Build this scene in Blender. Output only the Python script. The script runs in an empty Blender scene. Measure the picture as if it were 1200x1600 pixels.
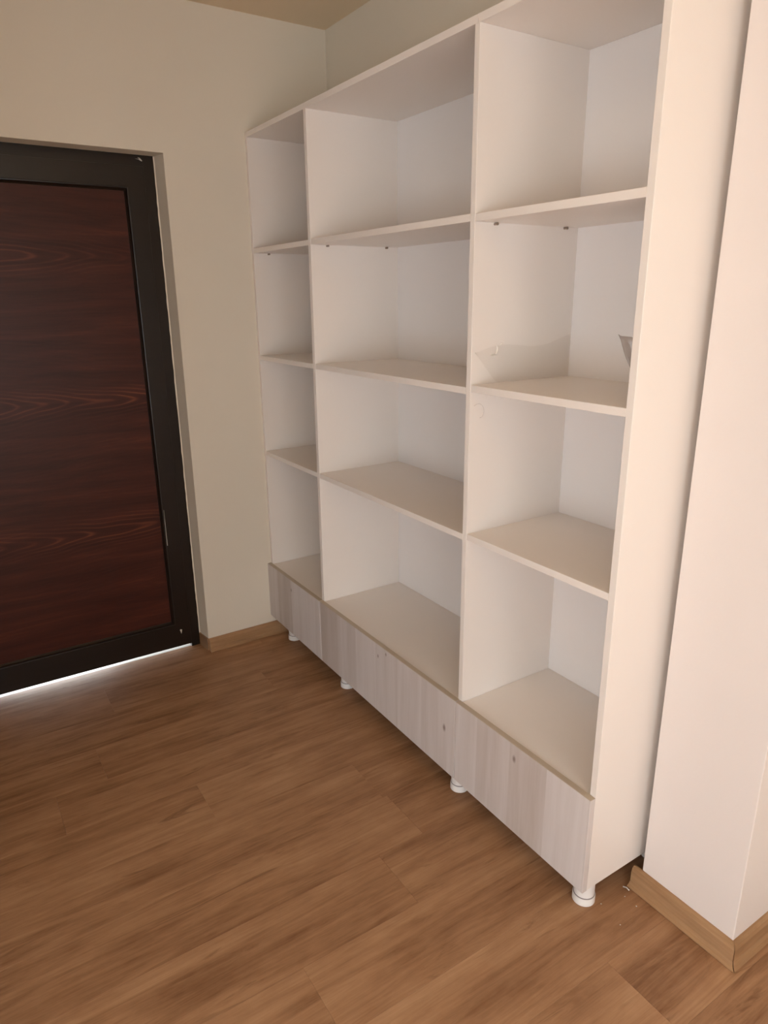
import bpy, bmesh, math, random
from mathutils import Vector, Matrix

# ---------------------------------------------------------------- camera, world, light, exposure
SC = bpy.context.scene
COL = SC.collection

cam_d = bpy.data.cameras.new('camera')
cam = bpy.data.objects.new('camera', cam_d)
COL.objects.link(cam)
cam_d.sensor_fit = 'VERTICAL'
cam_d.sensor_height = 36.0
cam_d.lens = 36.0 * 1084.18 / 1600.0
cam_d.clip_start = 0.02
RIGHT = Vector((0.54463581, 0.83861717, -0.00964754))
UP = Vector((-0.24315256, 0.16890261, 0.95516948))
FWD = Vector((-0.80265102, 0.51787368, -0.29590232))
cam.matrix_world = Matrix(((RIGHT.x, UP.x, -FWD.x, 2.785),
                           (RIGHT.y, UP.y, -FWD.y, -1.1766),
                           (RIGHT.z, UP.z, -FWD.z, 1.512),
                           (0, 0, 0, 1)))
SC.camera = cam

world = bpy.data.worlds.new('sky')
SC.world = world
world.use_nodes = True
wn = world.node_tree.nodes['Background']
wn.inputs['Color'].default_value = (0.86, 0.93, 1.0, 1)
wn.inputs['Strength'].default_value = 5.0


def window_light(name, loc, direction, sx, sy, watts, color):
    d = bpy.data.lights.new(name, 'AREA')
    d.shape = 'RECTANGLE'
    d.size, d.size_y = sx, sy
    d.energy = watts
    d.color = color
    o = bpy.data.objects.new(name, d)
    COL.objects.link(o)
    o.location = loc
    o.rotation_euler = Vector(direction).to_track_quat('-Z', 'Z').to_euler()
    return o


ROOM_X, ROOM_Y = 4.0, -2.9          # far walls behind the camera
CEIL = 2.5195
WALL_Y = 0.3667                     # back wall
# daylight entering by the two windows behind the camera
WIN_SIDE = (-2.0, -0.5, 0.35, 1.85)      # y0, y1, z0, z1 of the window in the right wall
WIN_FRONT = (2.4, 3.85, 0.20, 1.65)      # x0, x1, z0, z1 of the window in the front wall
window_light('daylight_side', (ROOM_X + 0.22, -1.25, 1.10), (-1, 0, 0), 1.5, 1.5, 8.0, (1.0, 0.91, 0.85))
window_light('daylight_front', (3.12, ROOM_Y - 0.22, 0.925), (0, 1, 0), 1.45, 1.5, 27, (0.92, 0.95, 1.03))
window_light('daylight_landing', (-0.95, -0.85, 0.30), (1, 0, -0.12), 1.3, 0.56, 110, (0.97, 0.98, 1.0))
FILL_LAMP = (2.5, -0.85)                      # unseen ceiling lamp, added for warm fill over the camera's shoulder
lamp_d = bpy.data.lights.new('lamp_fill_light', 'AREA')
lamp_d.shape = 'DISK'
lamp_d.size = 0.34
lamp_d.energy = 3.2
lamp_d.color = (1.0, 0.72, 0.42)
lamp_o = bpy.data.objects.new('lamp_fill_light', lamp_d)
COL.objects.link(lamp_o)
lamp_o.location = (FILL_LAMP[0], FILL_LAMP[1], CEIL - 0.075)

sun_d = bpy.data.lights.new('sun', 'SUN')
sun_d.energy = 24.0
sun_d.angle = 0.01
sun_d.color = (1.0, 0.86, 0.68)
sun = bpy.data.objects.new('sun', sun_d)
COL.objects.link(sun)
sun.rotation_euler = Vector((-0.62, -0.10, -0.78)).to_track_quat('-Z', 'Z').to_euler()   # falls through the side window onto the floor behind the camera

vs = SC.view_settings
vs.view_transform = 'Standard'
vs.look = 'None'
vs.gamma = 1.0
vs.use_curve_mapping = False
vs.exposure = 0.05

# ---------------------------------------------------------------- materials


class NT:
    def __init__(self, name):
        self.m = bpy.data.materials.new(name)
        self.m.use_nodes = True
        self.t = self.m.node_tree
        self.b = self.t.nodes['Principled BSDF']

    def n(self, kind, **kw):
        o = self.t.nodes.new(kind)
        for k, v in kw.items():
            setattr(o, k, v)
        return o

    def link(self, a, b):
        self.t.links.new(a, b)

    def val(self, sock, v):
        if hasattr(v, 'links'):
            self.link(v, sock)
        else:
            sock.default_value = v

    def math(self, op, a, b=0.0):
        o = self.n('ShaderNodeMath', operation=op)
        self.val(o.inputs[0], a)
        self.val(o.inputs[1], b)
        return o.outputs[0]

    def vmath(self, op, a, b):
        o = self.n('ShaderNodeVectorMath', operation=op)
        self.val(o.inputs[0], a)
        self.val(o.inputs[1], b)
        return o.outputs[0]

    def noise(self, vec, scale=1.0, detail=4.0, rough=0.55, dist=0.0):
        o = self.n('ShaderNodeTexNoise')
        self.val(o.inputs['Vector'], vec)
        o.inputs['Scale'].default_value = scale
        o.inputs['Detail'].default_value = detail
        o.inputs['Roughness'].default_value = rough
        o.inputs['Distortion'].default_value = dist
        return o.outputs['Fac']

    def ramp(self, fac, stops):
        o = self.n('ShaderNodeValToRGB')
        self.val(o.inputs[0], fac)
        e = o.color_ramp.elements
        while len(e) < len(stops):
            e.new(0.5)
        for el, (p, c) in zip(e, stops):
            el.position = p
            el.color = (c[0], c[1], c[2], 1) if hasattr(c, '__len__') else (c, c, c, 1)
        return o.outputs[0]

    def mix(self, fac, a, b, mode='MIX'):
        o = self.n('ShaderNodeMix', data_type='RGBA', blend_type=mode)
        self.val(o.inputs[0], fac)
        for s, v in ((o.inputs[6], a), (o.inputs[7], b)):
            if hasattr(v, 'links'):
                self.link(v, s)
            else:
                s.default_value = (v[0], v[1], v[2], 1)
        return o.outputs[2]

    def bump(self, h, strength, dist=0.001):
        o = self.n('ShaderNodeBump')
        o.inputs['Strength'].default_value = strength
        o.inputs['Distance'].default_value = dist
        self.link(h, o.inputs['Height'])
        self.link(o.outputs[0], self.b.inputs['Normal'])

    def set(self, color=None, rough=None, spec=None):
        if color is not None:
            if hasattr(color, 'links'):
                self.link(color, self.b.inputs['Base Color'])
            else:
                self.b.inputs['Base Color'].default_value = (*color, 1)
        if rough is not None:
            self.val(self.b.inputs['Roughness'], rough)
        if spec is not None:
            self.b.inputs['Specular IOR Level'].default_value = spec
        return self

    def obj(self):
        return self.n('ShaderNodeTexCoord').outputs['Object']

    def pos(self):
        return self.n('ShaderNodeNewGeometry').outputs['Position']

    def rand(self):
        return self.n('ShaderNodeObjectInfo').outputs['Random']


def flat(name, color, rough=0.5, spec=0.5, vary=0.0, scale=6.0):
    t = NT(name)
    if vary:
        n = t.noise(t.pos(), scale, 3)
        c = t.mix(n, [k * (1 - vary) for k in color], [min(1, k * (1 + vary)) for k in color])
        t.set(c, rough, spec)
    else:
        t.set(color, rough, spec)
    return t


def paint(name, color):
    t = NT(name)
    p = t.pos()
    big = t.noise(p, 1.7, 3)
    c = t.mix(big, [k * 0.97 for k in color], [min(1, k * 1.02) for k in color])
    t.set(c, 0.75, 0.25)
    t.bump(t.noise(p, 140, 3), 0.12, 0.002)
    return t.m


M = {}
M['wall'] = paint('wall_paint', (0.79, 0.715, 0.60))
M['wall_pier'] = paint('pier_paint', (0.80, 0.725, 0.68))
M['ceiling'] = paint('ceiling_paint', (0.80, 0.655, 0.47))

t = flat('white_melamine', (0.88, 0.805, 0.74), 0.32, 0.4, 0.012, 3.0)
M['melamine'] = t.m
t = flat('white_back_board', (0.90, 0.85, 0.82), 0.45, 0.4, 0.012, 3.0)
M['back'] = t.m
M['edge'] = flat('white_edge_band', (0.84, 0.79, 0.745), 0.38, 0.4).m
M['plastic'] = flat('white_plastic', (0.86, 0.82, 0.78), 0.3, 0.5).m
M['ring'] = flat('grey_ring', (0.25, 0.21, 0.2), 0.6, 0.3).m
M['pin'] = flat('shelf_pin_metal', (0.28, 0.21, 0.16), 0.4, 0.5).m
M['sill'] = flat('pale_stone_sill', (0.75, 0.73, 0.70), 0.5, 0.4, 0.05, 20).m
M['chip'] = flat('bare_white_plaster', (0.7, 0.66, 0.6), 0.8, 0.2).m
M['landing'] = flat('pale_landing_tile', (0.6, 0.6, 0.6), 0.5, 0.3).m
M['window_frame'] = flat('white_window_profile', (0.8, 0.8, 0.8), 0.35, 0.5).m
M['gap'] = flat('dark_underlay', (0.10, 0.065, 0.04), 0.9, 0.1).m

# laminate plank: grain runs along the plank (local y), a different cut on every plank


def floor_wood(name, dark, mid, light, along='y', gloss=0.42, contrast=1.0):
    t = NT(name)
    o = t.obj()
    r = t.rand()
    off = t.n('ShaderNodeCombineXYZ')
    t.link(t.math('MULTIPLY', r, 37.0), off.inputs[0])
    t.link(t.math('MULTIPLY', r, 91.0), off.inputs[1])
    v = t.vmath('ADD', o, off.outputs[0])

    def sc(a, b):
        k = (a, b, a) if along == 'y' else (b, a, a)
        return t.vmath('MULTIPLY', v, k)
    broad = t.noise(sc(7, 0.9), 1, 3, 0.5, 0.4)
    grain = t.noise(sc(30, 2.4), 1, 7, 0.66, 0.9)
    fibre = t.noise(sc(230, 7), 1, 3, 0.6)
    cloud = t.noise(sc(10, 5), 1, 5, 0.65)
    a = t.math('ADD', t.math('MULTIPLY', broad, 0.28), t.math('MULTIPLY', grain, 0.40))
    a = t.math('ADD', a, t.math('MULTIPLY', fibre, 0.12))
    a = t.math('ADD', a, t.math('MULTIPLY', cloud, 0.24))
    a = t.math('ADD', a, t.math('MULTIPLY', t.math('SUBTRACT', r, 0.5), 0.03))
    w = 0.15 / contrast
    c = t.ramp(a, [(0.52 - w, dark), (0.52, mid), (0.52 + w, light)])
    # dark broken streaks and knots
    st = t.noise(sc(19, 2.6), 1, 6, 0.65, 1.4)
    stf = t.ramp(st, [(0.29, 0.62), (0.40, 0.0)])
    c = t.mix(stf, c, [q * 0.8 for q in dark])
    t.set(c, t.math('ADD', t.math('MULTIPLY', fibre, 0.14), gloss - 0.07), 0.22)
    t.bump(grain, 0.10, 0.0006)
    return t.m


M['plank'] = floor_wood('oak_laminate', (0.195, 0.091, 0.041), (0.372, 0.199, 0.103), (0.51, 0.30, 0.166))
M['skirting_x'] = floor_wood('oak_skirting_front', (0.24, 0.13, 0.063), (0.37, 0.212, 0.108), (0.47, 0.285, 0.155), 'x', 0.4)
M['skirting_y'] = floor_wood('oak_skirting_side', (0.24, 0.13, 0.063), (0.37, 0.212, 0.108), (0.47, 0.285, 0.155), 'y', 0.4)

# whitewashed board print on the drawer fronts, boards upright
t = NT('whitewashed_wood')
p = t.pos()
sx = t.n('ShaderNodeSeparateXYZ')
t.link(p, sx.inputs[0])
xx = t.math('ADD', sx.outputs[0], 0.034)
cell = t.math('FLOOR', t.math('DIVIDE', xx, 0.137))
wnz = t.n('ShaderNodeTexWhiteNoise', noise_dimensions='1D')
t.link(cell, wnz.inputs['W'])
shift = t.n('ShaderNodeCombineXYZ')
t.link(t.math('MULTIPLY', wnz.outputs['Value'], 31.0), shift.inputs[2])
v = t.vmath('ADD', p, shift.outputs[0])
g1 = t.noise(t.vmath('MULTIPLY', v, (20, 1, 1.3)), 1, 5, 0.6, 0.6)
g2 = t.noise(t.vmath('MULTIPLY', v, (170, 1, 6)), 1, 3, 0.6)
a = t.math('ADD', t.math('MULTIPLY', g1, 0.55), t.math('MULTIPLY', g2, 0.11))
a = t.math('ADD', a, t.math('MULTIPLY', wnz.outputs['Value'], 0.34))
c = t.ramp(a, [(0.30, (0.54, 0.46, 0.41)), (0.5, (0.64, 0.57, 0.535)), (0.72, (0.73, 0.67, 0.645))])
for kx, kz, rr in ((0.244, 0.307, 0.006), (0.941, 0.308, 0.005), (0.992, 0.337, 0.005), (1.321, 0.234, 0.009), (1.628, 0.31, 0.008)):
    d = t.n('ShaderNodeVectorMath', operation='LENGTH')
    q = t.vmath('SUBTRACT', p, (kx, -0.019, kz))
    t.link(t.vmath('MULTIPLY', q, (1 / rr, 0.0, 0.55 / rr)), d.inputs[0])
    c = t.mix(t.ramp(t.math('MULTIPLY', d.outputs['Value'], 0.5), [(0.15, 0.9), (0.5, 0.0)]), c, (0.24, 0.17, 0.14))
t.set(c, 0.5, 0.35)
t.bump(g1, 0.08, 0.0006)
M['drawer'] = t.m
M['drawer_edge'] = flat('beige_edge_band', (0.55, 0.455, 0.35), 0.5, 0.3, 0.05, 30).m

# mahogany print door panel: grain lies across the door (local y) with long cathedral arches
t = NT('mahogany_panel')
o = t.obj()
warp = t.n('ShaderNodeTexNoise')
t.link(t.vmath('MULTIPLY', o, (1, 1.3, 2.2)), warp.inputs['Vector'])
warp.inputs['Scale'].default_value = 1.6
warp.inputs['Detail'].default_value = 2
wv = t.vmath('MULTIPLY', t.vmath('SUBTRACT', warp.outputs['Color'], (0.5, 0.5, 0.5)), (0, 0.45, 0.05))
v = t.vmath('ADD', o, wv)
sep = t.n('ShaderNodeSeparateXYZ')
t.link(v, sep.inputs[0])
# arches: nested long hyperbolas pointing to the right, one family about every half metre up the door
fz = t.math('SUBTRACT', t.math('FRACT', t.math('ADD', t.math('DIVIDE', sep.outputs[2], 0.53), 0.279)), 0.5)
dz = t.math('MULTIPLY', fz, 0.53)
hyp = t.math('SQRT', t.math('ADD', t.math('MULTIPLY', dz, dz), 0.0003))
par = t.math('ADD', t.math('MULTIPLY', hyp, 7.5), sep.outputs[1])
par = t.math('ADD', par, t.math('MULTIPLY', t.noise(t.vmath('MULTIPLY', o, (1, 3, 9)), 1, 3), 0.10))
rings = t.math('SINE', t.math('MULTIPLY', par, 58.0))
rings = t.math('POWER', t.math('ADD', t.math('MULTIPLY', rings, 0.5), 0.5), 3.0)
near = t.ramp(t.math('MULTIPLY', t.math('ABSOLUTE', dz, 0.0), 8.0), [(0.12, 1.0), (0.62, 0.12)])
gr = t.noise(t.vmath('MULTIPLY', v, (1, 1.7, 23)), 1, 6, 0.60, 0.3)
fi = t.noise(t.vmath('MULTIPLY', o, (1, 9, 260)), 1, 3, 0.6)
pm = t.ramp(t.noise(t.vmath('MULTIPLY', o, (1, 1.6, 3.1)), 1, 2), [(0.34, 0.35), (0.58, 1.0)])
a = t.math('ADD', t.math('MULTIPLY', gr, 0.62), t.math('MULTIPLY', fi, 0.16))
a = t.math('ADD', a, t.math('MULTIPLY', t.math('MULTIPLY', t.math('MULTIPLY', rings, near), pm), 0.27))
c = t.ramp(a, [(0.30, (0.040, 0.0098, 0.006)), (0.46, (0.070, 0.0175, 0.010)), (0.60, (0.125, 0.034, 0.016)), (0.76, (0.25, 0.075, 0.03))])
t.set(c, 0.42, 0.25)
t.bump(gr, 0.05, 0.0005)
M['mahogany'] = t.m

t = NT('dark_brown_profile')
o = t.pos()
n = t.noise(t.vmath('MULTIPLY', o, (3, 3, 30)), 1, 4)
c = t.mix(n, (0.0095, 0.0055, 0.0035), (0.016, 0.0098, 0.0065))
t.set(c, 0.33, 0.42)
M['profile'] = t.m

# clear film and window glass: see-through with a sheen


def film(name, tint, gloss, rough):
    t = NT(name)
    t.t.nodes.remove(t.b)
    out = t.t.nodes['Material Output']
    tr = t.n('ShaderNodeBsdfTransparent')
    tr.inputs[0].default_value = (*tint, 1)
    gl = t.n('ShaderNodeBsdfGlossy')
    gl.inputs['Roughness'].default_value = rough
    mx = t.n('ShaderNodeMixShader')
    mx.inputs[0].default_value = gloss
    t.link(tr.outputs[0], mx.inputs[1])
    t.link(gl.outputs[0], mx.inputs[2])
    t.link(mx.outputs[0], out.inputs['Surface'])
    return t.m


M['film'] = film('clear_plastic_film', (0.992, 0.989, 0.984), 0.015, 0.3)
M['film_highlight'] = flat('film_crease_highlight', (0.90, 0.84, 0.77), 0.3, 0.5).m  # film highlights put into the colour as opaque white
M['film_dark'] = film('clear_plastic_film_folded', (0.80, 0.77, 0.75), 0.06, 0.3)
M['glass'] = film('window_glass', (0.96, 0.97, 0.97), 0.05, 0.02)

# ---------------------------------------------------------------- builders
ORIGIN = {}


def link(name, me, mat, parent=None, loc=(0, 0, 0)):
    o = bpy.data.objects.new(name, me)
    COL.objects.link(o)
    if mat is not None and not me.materials:
        me.materials.append(mat)
    loc = Vector(loc)
    ORIGIN[o.name] = loc
    if parent is not None:
        o.parent = parent
        o.location = loc - ORIGIN[parent.name]
    else:
        o.location = loc
    return o


def empty(name, loc):
    return _empty(name, loc)


def _empty(name, loc, parent=None):
    o = bpy.data.objects.new(name, None)
    COL.objects.link(o)
    o.empty_display_size = 0.1
    ORIGIN[o.name] = Vector(loc)
    o.parent = parent
    o.location = Vector(loc) - (ORIGIN[parent.name] if parent else Vector((0, 0, 0)))
    return o


def box_mesh(name, dx, dy, dz, bevel=0.0, seg=2):
    bm = bmesh.new()
    bmesh.ops.create_cube(bm, size=1.0)
    for v in bm.verts:
        v.co = Vector((v.co.x * dx, v.co.y * dy, v.co.z * dz))
    if bevel:
        bmesh.ops.bevel(bm, geom=list(bm.edges), offset=bevel, segments=seg, profile=0.5, affect='EDGES', clamp_overlap=True)
    me = bpy.data.meshes.new(name)
    bm.to_mesh(me)
    bm.free()
    return me


def box(name, x, y, z, mat, parent=None, bevel=0.0008, seg=1):
    c = ((x[0] + x[1]) / 2, (y[0] + y[1]) / 2, (z[0] + z[1]) / 2)
    me = box_mesh(name, x[1] - x[0], y[1] - y[0], z[1] - z[0], bevel, seg)
    return link(name, me, mat, parent, c)


def mesh(name, verts, faces, mat, parent=None, smooth=False, center=True):
    vs_ = [Vector(v) for v in verts]
    c = sum(vs_, Vector()) / len(vs_) if center else Vector()
    me = bpy.data.meshes.new(name)
    me.from_pydata([v - c for v in vs_], [], faces)
    me.validate()
    bm = bmesh.new()
    bm.from_mesh(me)
    bmesh.ops.recalc_face_normals(bm, faces=bm.faces)
    bm.to_mesh(me)
    bm.free()
    if smooth:
        for p_ in me.polygons:
            p_.use_smooth = True
    return link(name, me, mat, parent, c)


def lathe_mesh(name, prof, n=32):
    verts, faces = [], []
    for r_, z_ in prof:
        for i in range(n):
            a_ = 2 * math.pi * i / n
            verts.append((r_ * math.cos(a_), r_ * math.sin(a_), z_))
    for k in range(len(prof) - 1):
        for i in range(n):
            j = (i + 1) % n
            faces.append((k * n + i, k * n + j, (k + 1) * n + j, (k + 1) * n + i))
    faces.append(tuple(range(n))[::-1])
    faces.append(tuple((len(prof) - 1) * n + i for i in range(n)))
    me = bpy.data.meshes.new(name)
    me.from_pydata(verts, [], faces)
    for p_ in me.polygons:
        p_.use_smooth = len(p_.vertices) == 4
    me.set_sharp_from_angle(angle=math.radians(40))
    return me


def extrude_profile(name, prof, p0, p1, normal, mat, parent=None, cut0=0.0, cut1=0.0):
    """Profile points (outward, up) swept from p0 to p1; cut shifts each end along the run in step with the outward distance (mitre)."""
    p0, p1, normal = Vector(p0), Vector(p1), Vector(normal).normalized()
    run = (p1 - p0).normalized()
    verts = []
    for q, c_ in ((p0, -cut0), (p1, cut1)):
        for u, w in prof:
            verts.append(q + normal * u + Vector((0, 0, w)) + run * (c_ * u))
    k = len(prof)
    faces = [(i, (i + 1) % k, k + (i + 1) % k, k + i) for i in range(k)]
    faces += [tuple(range(k)), tuple(range(k, 2 * k))[::-1]]
    return mesh(name, verts, faces, mat, parent)


def tag(o, label, cat, group=None):
    o['label'] = label
    o['category'] = cat
    if group:
        o['group'] = group
    return o


def struct(o, label=None):
    o['kind'] = 'structure'
    if label:
        o['label'] = label
    return o


# ---------------------------------------------------------------- the floor: a slab and its planks
FX0, FX1, FY0, FY1 = -0.092, ROOM_X, ROOM_Y, WALL_Y
floor = struct(box('floor', (-0.30, FX1), (FY0, FY1 + 0.0), (-0.10, -0.008), M['gap'], None, 0.0),
               'oak-coloured laminate plank floor running up to the bookcase')
PW, PL = 0.193, 1.285
GAP = 0.0003
seam = {0: -1.062, 1: -0.668, 2: -1.48, 3: -0.18, 4: -1.62, 5: -0.670}
pl_mesh = {}
row0 = 0.662
rnd = random.Random(5)
k = math.floor((FX0 - row0) / PW)
while row0 + k * PW < FX1:
    xa, xb = max(FX0, row0 + k * PW), min(FX1, row0 + (k + 1) * PW)
    s = seam.get(k, ((k * 0.457 + 0.31) % 1.0) * PL - 2.0)
    ys = [s + j * PL for j in range(-6, 6)]
    for ya, yb in zip(ys[:-1], ys[1:]):
        a_, b_ = max(FY0, ya), min(FY1, yb)
        if b_ - a_ < 0.01:
            continue
        w_, l_ = xb - xa - GAP, b_ - a_ - GAP
        key = (round(w_, 4), round(l_, 4))
        if key not in pl_mesh:
            pl_mesh[key] = box_mesh('plank', w_, l_, 0.008, 0.0003, 1)
        link('plank', pl_mesh[key], M['plank'], floor, ((xa + xb) / 2, (a_ + b_) / 2, -0.004))
    k += 1

# ---------------------------------------------------------------- walls and ceiling
DY0, DY1, DTOP = -1.42, -0.3213, 2.0217        # door opening
WT = 0.20
bmw = bmesh.new()


def add_box(bm, x, y, z):
    g = bmesh.ops.create_cube(bm, size=1.0)
    for v in g['verts']:
        v.co = Vector((x[0] + (v.co.x + 0.5) * (x[1] - x[0]), y[0] + (v.co.y + 0.5) * (y[1] - y[0]), z[0] + (v.co.z + 0.5) * (z[1] - z[0])))


def holed_wall(name, axis, plane, thick, span, hole, mat, zt=CEIL):
    """Wall slab with one opening, made of an outline with a real hole."""
    (s0, s1), (h0, h1, hz0, hz1) = span, hole
    ss, zs = [s0, h0, h1, s1], [-0.1, hz0, hz1, zt]
    verts, faces, idx = [], [], {}

    def vid(i, j, d):
        key = (i, j, d)
        if key not in idx:
            p_ = plane + (thick if d else 0.0)
            idx[key] = len(verts)
            verts.append((p_, ss[i], zs[j]) if axis == 'x' else (ss[i], p_, zs[j]))
        return idx[key]
    cells = {(i, j) for i in range(3) for j in range(3)} - {(1, 1)}
    if hz0 <= -0.099:
        zs[1] = -0.1
        cells -= {(i, 0) for i in range(3)}
    for (i, j) in cells:
        faces.append((vid(i, j, 0), vid(i + 1, j, 0), vid(i + 1, j + 1, 0), vid(i, j + 1, 0)))
        faces.append((vid(i, j, 1), vid(i + 1, j, 1), vid(i + 1, j + 1, 1), vid(i, j + 1, 1)))
        for (di, dj, e0, e1) in ((-1, 0, (i, j), (i, j + 1)), (1, 0, (i + 1, j), (i + 1, j + 1)), (0, -1, (i, j), (i + 1, j)), (0, 1, (i, j + 1), (i + 1, j + 1))):
            if (i + di, j + dj) not in cells:
                faces.append((vid(*e0, 0), vid(*e1, 0), vid(*e1, 1), vid(*e0, 1)))
    return struct(mesh(name, verts, faces, mat, None, center=False))


wall_left = holed_wall('wall_left', 'x', 0.0, -WT, (ROOM_Y - 0.2, WALL_Y + 0.2), (DY0, DY1, -0.1, DTOP), M['wall'])
wall_left['label'] = 'cream painted wall with the dark door'
partition = struct(box('wall_light_block', (1.5, 1.65), (ROOM_Y, -1.78), (-0.008, CEIL), M['wall'], None, 0.002), 'cream added light-blocking partition behind the camera')  # unseen stub, added to keep front window light off the left floor
wall_back = struct(box('wall_back', (0.0, ROOM_X), (WALL_Y, WALL_Y + 0.2), (-0.1, CEIL), M['wall'], None, 0.0), 'cream wall behind the bookcase')
wall_right = holed_wall('wall_right', 'x', ROOM_X, WT, (ROOM_Y - 0.2, WALL_Y + 0.2), WIN_SIDE, M['wall'])
wall_front = holed_wall('wall_front', 'y', ROOM_Y, -WT, (0.0, ROOM_X), WIN_FRONT, M['wall'])
ceiling = struct(box('ceiling', (-WT, ROOM_X + WT), (ROOM_Y - WT, WALL_Y + 0.2), (CEIL, CEIL + 0.1), M['ceiling'], None, 0.0), 'cream painted ceiling')
PX0, PX1, PY0 = 1.9145, 2.1672, 0.187
wall_pier = struct(box('wall_pier', (PX0, PX1), (PY0, WALL_Y), (-0.008, CEIL), M['wall_pier'], None, 0.002, 2), 'white painted wall pier right of the bookcase')


def window(name, axis, plane, s, z, parent_label):
    w = _empty(name, (plane, (s[0] + s[1]) / 2, z[0]) if axis == 'x' else ((s[0] + s[1]) / 2, plane, z[0]))
    struct(w, parent_label)

    def bar(nm, a_, b_, d, par=w, mat=M['window_frame']):
        if axis == 'x':
            return box(nm, d, a_, b_, mat, par, 0.002)
        return box(nm, a_, d, b_, mat, par, 0.002)
    dd = (plane + 0.06, plane + 0.12) if axis == 'x' else (plane - 0.12, plane - 0.06)
    dg = (plane + 0.085, plane + 0.09) if axis == 'x' else (plane - 0.09, plane - 0.085)
    f = 0.06
    mid = (s[0] + s[1]) / 2
    bar('window_frame', (s[0], s[0] + f), z, dd)
    bar('window_frame', (s[1] - f, s[1]), z, dd)
    bar('window_frame', (s[0] + f, s[1] - f), (z[0], z[0] + f), dd)
    bar('window_frame', (s[0] + f, s[1] - f), (z[1] - f, z[1]), dd)
    bar('mullion', (mid - 0.04, mid + 0.04), (z[0] + f, z[1] - f), dd)
    bar('pane', (s[0] + f, mid - 0.04), (z[0] + f, z[1] - f), dg, w, M['glass'])
    bar('pane', (mid + 0.04, s[1] - f), (z[0] + f, z[1] - f), dg, w, M['glass'])
    return w


window('window_1', 'x', ROOM_X, WIN_SIDE[:2], WIN_SIDE[2:], 'white framed window behind the camera')
window('window_2', 'y', ROOM_Y, WIN_FRONT[:2], WIN_FRONT[2:], 'white framed window in the front wall')

lamp_me = lathe_mesh('fill_lamp', [(0.20, -0.07), (0.21, -0.06), (0.21, -0.004), (0.19, 0.0)], 40)  # fixture of the added fill lamp, out of view
lamp_t = link('fill_lamp', lamp_me, M['window_frame'], None, (FILL_LAMP[0], FILL_LAMP[1], CEIL))
tag(lamp_t, 'round white flush ceiling lamp, unseen, added for warm fill light', 'lamp')

# pale sill under the door and the landing outside it
struct(box('trim_1', (-0.20, FX0 - 0.001), (DY0, DY1), (-0.008, 0.0), M['sill'], None, 0.0005), 'pale stone door sill')
struct(box('trim_2', (-1.6, -0.301), (-2.4, 0.6), (-0.10, -0.010), M['landing'], None, 0.0), 'pale landing outside the door')

# ---------------------------------------------------------------- the door in the left wall
XF = -0.0843                                   # room-side face of the frame
FR, ST = 0.040, 0.064
OY = -0.3345                                   # outer edge of the visible frame
DB = 0.0155                                    # underside of the leaf
door = struct(_empty('door_1', (XF - 0.03, (DY0 + DY1) / 2, 0.0)), 'dark brown framed door with a mahogany panel')
D2 = XF - 0.06
LY0 = DY0 + 0.0135
FTOP = 2.0235


def bar_y(nm, y, z, x=(D2, XF), mat=M['profile'], par=door, bev=0.003):
    return box(nm, x, y, z, mat, par, bev, 2)


jr = bar_y('frame_jamb', (OY - FR, OY), (0.0, FTOP), bev=0.0)
bar_y('frame_jamb', (LY0, LY0 + FR), (0.0, FTOP), bev=0.0)
bar_y('frame_head', (LY0 + FR, OY - FR), (FTOP - FR, FTOP), bev=0.0)
ly1, ly0 = OY - FR - 0.0002, LY0 + FR + 0.0002
zt_, zb_ = FTOP - FR - 0.0002, DB
leafx = (D2, XF)
bar_y('stile', (ly1 - ST, ly1), (zb_, zt_), leafx, bev=0.0)
bar_y('stile', (ly0, ly0 + ST), (zb_, zt_), leafx, bev=0.0)
rt = bar_y('top_rail', (ly0 + ST - 0.002, ly1 - ST + 0.002), (zt_ - ST - 0.008, zt_), (D2 + 0.002, XF - 0.0001), bev=0.0)
PZ0, PZ1 = 0.125, zt_ - ST - 0.008
rb = bar_y('bottom_rail', (ly0 + ST - 0.002, ly1 - ST + 0.002), (zb_, PZ0), (D2 + 0.002, XF - 0.0001), bev=0.0)
pn = box('door_panel', (D2 + 0.02, XF - 0.012), (ly0 + ST - 0.005, ly1 - ST + 0.005), (PZ0 - 0.005, PZ1 + 0.005), M['mahogany'], door, 0.0)
pn['label'] = 'mahogany red-brown panel with arched grain'
bw = 0.014
yi, yj = ly1 - ST, ly0 + ST
prof = [(-0.012, 0.0), (0.003, 0.0), (0.0045, 0.002), (0.004, 0.005), (-0.005, 0.0085), (-0.010, bw), (-0.012, bw)]


def bead(a_, b_, inward):
    """Quarter-round bead against the panel; prof is (towards the room, away from the stile)."""
    a_, b_, inw = Vector(a_), Vector(b_), Vector(inward)
    run = (b_ - a_).normalized()
    verts = []
    for q, sgn in ((a_, 1), (b_, -1)):
        for u, w in prof:
            verts.append(q + Vector((u, 0, 0)) + inw * w + run * (sgn * w))
    kk = len(prof)
    faces = [(i, (i + 1) % kk, kk + (i + 1) % kk, kk + i) for i in range(kk)]
    faces += [tuple(range(kk)), tuple(range(kk, 2 * kk))[::-1]]
    return mesh('glazing_bead', verts, faces, M['profile'], door)


bead((XF, yi, PZ0), (XF, yi, PZ1), (0, -1, 0))
bead((XF, yj, PZ0), (XF, yj, PZ1), (0, 1, 0))
bead((XF, yj, PZ1), (XF, yi, PZ1), (0, 0, -1))
bead((XF, yj, PZ0), (XF, yi, PZ0), (0, 0, 1))


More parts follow.
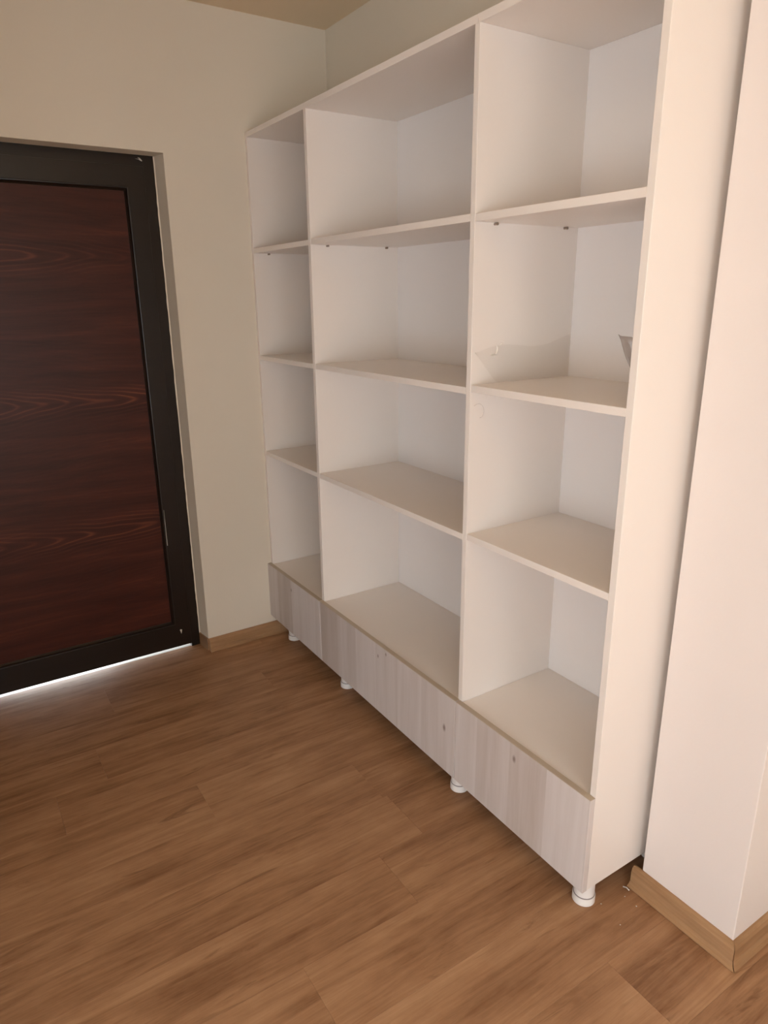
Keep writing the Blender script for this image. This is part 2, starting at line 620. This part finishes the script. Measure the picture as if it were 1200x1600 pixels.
def chip(pts, x0, par, nm='paint_chip'):
    """A thin fleck of bare white paint lying on the frame: outline in (y, z)."""
    n_ = len(pts)
    verts = [(x0 - 0.0005, y_, z_) for y_, z_ in pts] + [(x0 + 0.0007, y_, z_) for y_, z_ in pts]
    faces = [tuple(range(n_)), tuple(range(n_, 2 * n_))] + [(i, (i + 1) % n_, n_ + (i + 1) % n_, n_ + i) for i in range(n_)]
    o = mesh(nm, verts, faces, M['chip'], par)
    o['label'] = 'white chip of paint on the dark frame'
    return o


head = bpy.data.objects['frame_head']
chip([(-0.402, 2.0085), (-0.390, 2.0065), (-0.378, 2.0005), (-0.377, 2.004), (-0.385, 2.012), (-0.393, 2.0135), (-0.385, 2.0075)], XF, head)
stile_r = bpy.data.objects['stile']
chip([(-0.4215, 0.094), (-0.4165, 0.096), (-0.4120, 0.093), (-0.4140, 0.083), (-0.4165, 0.074), (-0.4185, 0.083)], XF, stile_r)
chip([(-0.4375, 0.50), (-0.4355, 0.50), (-0.4358, 0.66), (-0.4365, 0.66)], XF + 0.002, stile_r)

# uneven white plaster and sealant along the outer edge of the frame
rnd = random.Random(11)


def ragged(name, a_, b_, n_, seed):
    rr = random.Random(seed)
    verts, faces = [], []
    for i in range(n_ + 1):
        f = i / n_
        s_ = a_ + (b_ - a_) * f
        w = 0.0025 + 0.0035 * rr.random() ** 2
        ring = [(XF - 0.03, OY + 0.0005, s_), (XF + 0.0012, OY - 0.5 * w, s_), (XF + 0.0022, OY + 0.0022, s_),
                (-0.0012, DY1 - 0.0004, s_), (-0.0012, DY1 + 0.001, s_), (XF - 0.03, DY1 + 0.001, s_)]
        verts += ring
    for i in range(n_):
        for j in range(6):
            faces.append((6 * i + j, 6 * i + (j + 1) % 6, 6 * i + 6 + (j + 1) % 6, 6 * i + 6 + j))
    faces += [tuple(range(6)), tuple(6 * n_ + j for j in range(6))]
    o = mesh(name, verts, faces, M['wall'], wall_left)
    o['label'] = 'plastered door reveal with a ragged edge along the frame'
    return o


ragged('plaster_line', 0.0, DTOP - 0.001, 90, 3)

# ---------------------------------------------------------------- skirtings
SK = [(0, 0), (0.026, 0), (0.0275, 0.003), (0.020, 0.008), (0.0155, 0.016), (0.0145, 0.046), (0.011, 0.055), (0.005, 0.0585), (0, 0.0585)]
struct(extrude_profile('baseboard_left', SK, (0, DY1, 0), (0, WALL_Y, 0), (1, 0, 0), M['skirting_y'], None, -0.0, 0), 'oak skirting on the left wall')
SKT = [(0, 0), (0.006, 0), (0.006, 0.0585), (0, 0.0585)]
struct(extrude_profile('baseboard_reveal', SKT, (XF + 0.004, OY + 0.0024, 0), (0.0, DY1 + 0.0002, 0), (0.16, -1, 0), M['skirting_x'], None), 'oak strip in the door reveal')
struct(extrude_profile('baseboard_front', SK, (PX0 - 0.022, PY0, 0), (PX1, PY0, 0), (0, -1, 0), M['skirting_x'], None, 0, 0.93), 'oak skirting on the front of the pier')
struct(extrude_profile('baseboard_side', SK, (PX1, PY0, 0), (PX1, WALL_Y, 0), (1, 0, 0), M['skirting_y'], None, 0.93, 0), 'oak skirting on the side of the pier')
struct(extrude_profile('baseboard_back', SK, (PX1 + 0.03, WALL_Y, 0), (ROOM_X, WALL_Y, 0), (0, -1, 0), M['skirting_x'], None), 'oak skirting on the back wall')

# ---------------------------------------------------------------- the bookcase
X1, X2, X3 = 0.5047, 1.3728, 1.8893
DEP, TOP, TH = 0.3653, 2.12, 0.018
ZB, ZD = 0.0800, 0.3535
H = TH / 2
case = tag(_empty('bookcase', (X3 / 2, DEP / 2, 0.0)),
           'white open bookcase with three columns of shelves above pale wood drawers', 'bookcase')


def zbot(x):
    return 0.0975 - 0.0117 * x


def slab(name, x, y, z, mat=M['melamine'], par=case):
    return box(name, x, y, z, mat, par, 0.0007)


BK = DEP - 0.004                                # front of the back boards
slab('side_panel', (0.0015, TH), (0, DEP), (zbot(0), TOP - TH))
slab('side_panel', (X3 - TH, X3), (0, DEP), (zbot(X3), TOP - TH))
for xd in (X1, X2):
    slab('divider', (xd - H, xd + H), (0, BK), (zbot(xd), TOP - TH))
div2 = bpy.data.objects['divider.001']
slab('top_panel', (0.0015, X2 + 0.001), (0, DEP), (TOP - TH, TOP))
slab('top_panel', (X2 + 0.0016, X3), (0, DEP), (TOP - TH, TOP))
cols = [(TH, X1 - H), (X1 + H, X2 - H), (X2 + H, X3 - TH)]
for (xa, xb) in cols:
    slab('back_board', (xa - 0.004, xb + 0.004), (BK, DEP), (zbot(xa) + 0.02, TOP - TH), M['back'])
# shelves: three boards in each column, top face heights read off the photograph
tops = [[1.7030, 1.2835, 0.8770], [1.7045, 1.2840, 0.8780], [1.7030, 1.2915, 0.8830]]
for (xa, xb), zs in zip(cols, tops):
    for r_, z_ in enumerate(zs):
        s_ = slab('shelf', (xa + 0.0004, xb - 0.0004), (0.0006, BK - 0.0004), (z_ - TH, z_))
        if r_ == 0:
            for px in (xa, xb):
                for py in (0.063, 0.308):
                    pm_ = lathe_mesh('shelf_pin', [(0.0028, -0.0), (0.0028, 0.009), (0.0034, 0.0095), (0.0034, 0.0125)], 12)
                    po = link('shelf_pin', pm_, M['pin'], s_, (px, py, z_ - TH - 0.0034))
                    po.rotation_euler = (0, math.pi / 2 if px == xa else -math.pi / 2, 0)
    zf = ZD - 0.003
    slab('bottom_shelf', (xa + 0.0004, xb - 0.0004), (0.0006, BK - 0.0004), (zf - TH, zf))
    slab('base_board', (xa + 0.0004, xb - 0.0004), (0.004, BK - 0.0004), (zbot(xa) + 0.001, zbot(xa) + 0.001 + TH))

# drawer fronts stand proud of the carcass; a beige edge band runs along the top of each
fronts = [(-0.0, X1 - 0.0012), (X1 + 0.0012, X2 - 0.0012), (X2 + 0.0012, X3)]
for i, (xa, xb) in enumerate(fronts):
    xa = max(xa, 0.002)
    y0, y1 = -TH, -0.0006
    za, zb2 = zbot(xa) - 0.002, zbot(xb) - 0.002
    zt1 = ZD - 0.0006
    b_ = 0.001
    verts = [(xa, y0, za), (xb, y0, zb2), (xb, y0, zt1), (xa, y0, zt1), (xa, y1, za), (xb, y1, zb2), (xb, y1, zt1), (xa, y1, zt1)]
    faces = [(0, 1, 2, 3), (7, 6, 5, 4), (0, 4, 5, 1), (1, 5, 6, 2), (2, 6, 7, 3), (3, 7, 4, 0)]
    d_ = mesh('drawer_front', verts, faces, M['drawer'], case)
    bm = bmesh.new()
    bm.from_mesh(d_.data)
    bmesh.ops.bevel(bm, geom=list(bm.edges), offset=0.0009, segments=1, affect='EDGES')
    bm.to_mesh(d_.data)
    bm.free()
    d_['label'] = ['narrow left drawer front in whitewashed wood', 'wide middle drawer front in whitewashed wood', 'right drawer front in whitewashed wood'][i]
    e_ = box('edge_band', (xa + 0.0006, xb - 0.0006), (y0 + 0.0006, y1), (zt1 - 0.0004, zt1 + 0.0006), M['drawer_edge'], d_, 0.0)
    e_['label'] = 'beige edge band on top'
    # drawer box behind the front
    xi = cols[i]
    slab('drawer_box', (xi[0] + 0.02, xi[1] - 0.02), (0.001, 0.33), (zbot(xi[0]) + 0.03, ZD - 0.06), M['back'], d_)

# feet: a tube with a wider adjustable base and a dark line between them
for k_, (fx, fy) in enumerate([(0.112, 0.048), (0.606, 0.046), (1.337, 0.036), (1.8545, 0.034),
                               (0.112, 0.310), (0.606, 0.310), (1.337, 0.310), (1.8545, 0.310)]):
    zt2 = zbot(fx) - 0.0005
    if fx > 1.8:
        zt2 = zbot(X3) - 0.0005
    ft = link('foot', lathe_mesh('foot', [(0.0265, 0.024), (0.0265, zt2 - 0.004), (0.0255, zt2)]), M['plastic'], case, (fx, fy, 0))
    link('foot_base', lathe_mesh('foot_base', [(0.0255, 0.0), (0.0292, 0.0015), (0.0292, 0.021), (0.0282, 0.0225), (0.0265, 0.0225)]), M['plastic'], ft, (fx, fy, 0))
    link('foot_ring', lathe_mesh('foot_ring', [(0.0268, 0.0222), (0.0274, 0.0226), (0.0274, 0.0246), (0.0268, 0.025)]), M['ring'], ft, (fx, fy, 0))


def tube(name, pts, rad, mat, parent=None, n_=6):
    pts = [Vector(q) for q in pts]
    verts, faces = [], []
    for i, q in enumerate(pts):
        d = (pts[min(i + 1, len(pts) - 1)] - pts[max(i - 1, 0)]).normalized()
        u = d.orthogonal().normalized()
        w = d.cross(u)
        for j in range(n_):
            a_ = 2 * math.pi * j / n_
            verts.append(q + (u * math.cos(a_) + w * math.sin(a_)) * rad)
    for i in range(len(pts) - 1):
        for j in range(n_):
            faces.append((i * n_ + j, i * n_ + (j + 1) % n_, (i + 1) * n_ + (j + 1) % n_, (i + 1) * n_ + j))
    faces += [tuple(range(n_)), tuple((len(pts) - 1) * n_ + j for j in range(n_))]
    return mesh(name, verts, faces, mat, parent, True)


M['scuff'] = flat('scuff_grey', (0.68, 0.60, 0.54), 0.7, 0.2).m
XR = X2 + H
sc_pts = []
for i in range(13):
    a_ = math.radians(135 - 225 * i / 12)
    sc_pts.append((XR + 0.0002, 0.026 + 0.017 * math.cos(a_) + 0.0007 * i, 1.222 + 0.019 * math.sin(a_)))
scf = tube('scuff_mark', sc_pts, 0.0007, M['scuff'], div2)
scf['label'] = 'curled grey scuff on the divider'

# ---------------------------------------------------------------- scraps of clear film left in the right column
rr = random.Random(4)


def film_sheet(name, outline_fn, nu, nv, mat, thick=0.0004):
    verts = [outline_fn(i / nu, j / nv) for j in range(nv + 1) for i in range(nu + 1)]
    faces = [(j * (nu + 1) + i, j * (nu + 1) + i + 1, (j + 1) * (nu + 1) + i + 1, (j + 1) * (nu + 1) + i) for j in range(nv) for i in range(nu)]
    o = mesh(name, verts, faces, mat, None, True)
    md = o.modifiers.new('thickness', 'SOLIDIFY')
    md.thickness = thick
    return o


SZ = tops[2][1]                                  # shelf it stands on


def sheet_a(u, v):
    # left tip near the front of the divider, lower edge dropping to the shelf, upper edge nearly level
    y = 0.010 + 0.345 * u
    lo = max(SZ + 0.0006, 1.372 - 1.05 * (y - 0.010))
    hi = 1.372 + 0.010 * math.sin(7 * u) + 0.030 * u
    if u < 0.02:
        hi = lo + 0.002
    z = lo + (hi - lo) * v
    wr = 0.0016 * (1 + math.sin(31 * u + 9 * v) * math.sin(17 * v + 5 * u)) + 0.0010 * rr.random()
    bulge = 0.007 * math.exp(-((y - 0.085) / 0.022) ** 2 - ((z - 1.376) / 0.020) ** 2)
    return (XR + 0.0012 + wr + bulge * (0.4 + 0.6 * rr.random()), y, z)


fa = film_sheet('plastic_film', sheet_a, 34, 16, M['film'])
tag(fa, 'crumpled clear plastic film clinging to the divider above the middle shelf', 'film', 'clear film scraps in the right column')


def sheet_b(u, v):
    # a folded flap standing on the shelf against the right side panel, its upper corner pulled out into the column
    x0 = X3 - TH - 0.0015
    z = SZ + 0.0006 + 0.128 * v
    reach = 0.030 + 0.012 * math.sin(3.0 * v) + 0.048 * max(0.0, v - 0.55) ** 1.3 / 0.35
    if v < 0.5:
        reach = 0.030 + 0.010 * v
    x = x0 - reach * u
    y = 0.060 + 0.010 * math.sin(7 * u + 5 * v) + 0.004 * math.sin(23 * u + 11 * v) + 0.0015 * rr.random()
    return (x, y, z + 0.012 * u * v)


fb = film_sheet('plastic_film', sheet_b, 14, 16, M['film_dark'])
# highlights on the creases of the scrunched film, painted white: slim folded ridges, (y, z) along the divider
for pts in ([(0.079, 1.366), (0.082, 1.374), (0.083, 1.382), (0.080, 1.389)], [(0.062, 1.364), (0.072, 1.366), (0.084, 1.364)],
            [(0.092, 1.388), (0.097, 1.393), (0.101, 1.394)]):
    vv, ff = [], []
    for k_, (cy, cz) in enumerate(pts):
        h_ = 0.0022 * (1.0 if 0 < k_ < len(pts) - 1 else 0.35)
        dy_, dz_ = pts[min(k_ + 1, len(pts) - 1)][0] - pts[max(k_ - 1, 0)][0], pts[min(k_ + 1, len(pts) - 1)][1] - pts[max(k_ - 1, 0)][1]
        ln = math.hypot(dy_, dz_)
        ny, nz = -dz_ / ln * h_, dy_ / ln * h_
        vv += [(XR + 0.0045, cy - ny, cz - nz), (XR + 0.0045 + 1.6 * h_, cy, cz), (XR + 0.0045, cy + ny, cz + nz)]
    for k_ in range(len(pts) - 1):
        for q in range(3):
            ff.append((3 * k_ + q, 3 * k_ + (q + 1) % 3, 3 * k_ + 3 + (q + 1) % 3, 3 * k_ + 3 + q))
    ff += [(0, 1, 2), (3 * len(pts) - 3, 3 * len(pts) - 2, 3 * len(pts) - 1)]
    cr = mesh('crease', vv, ff, M['film_highlight'], None)
    cr.parent = fa
    cr.location = cr.location - fa.location
    cr['label'] = 'crease of the crumpled film with its highlight painted white'
tag(fb, 'folded grey film flap leaning on the right side panel above the shelf', 'film', 'clear film scraps in the right column')

# ---------------------------------------------------------------- crumbs of plaster on the floor
rr = random.Random(21)
crumbs = [(1.948, 0.128, 0.0021, 'tiny white plaster crumb lying right against the pier skirting'),
          (1.912, 0.128, 0.0018, 'tiny white plaster crumb just in front of the white sliver'),
          (1.893, 0.058, 0.0017, 'tiny white plaster crumb nearest the front right foot of the bookcase'),
          (1.962, 0.048, 0.0017, 'tiny white plaster crumb farthest out on the open floor by the pier')]
for cx, cy, r_, txt in crumbs:
    bm = bmesh.new()
    bmesh.ops.create_icosphere(bm, subdivisions=1, radius=r_)
    for v_ in bm.verts:
        v_.co *= 0.7 + 0.5 * rr.random()
        v_.co.z *= 0.6
    zmin = min(v_.co.z for v_ in bm.verts)
    me = bpy.data.meshes.new('plaster_crumb')
    bm.to_mesh(me)
    bm.free()
    c_ = link('plaster_crumb', me, M['chip'], None, (cx, cy, -zmin))
    tag(c_, txt, 'crumb', 'plaster crumbs by the pier skirting')
sp = tube('plaster_sliver', [(1.888, 0.150, 0.0016), (1.897, 0.153, 0.004), (1.906, 0.152, 0.003)], 0.0016, M['chip'])
tag(sp, 'thin white sliver beside the cut end of the pier skirting', 'sliver')
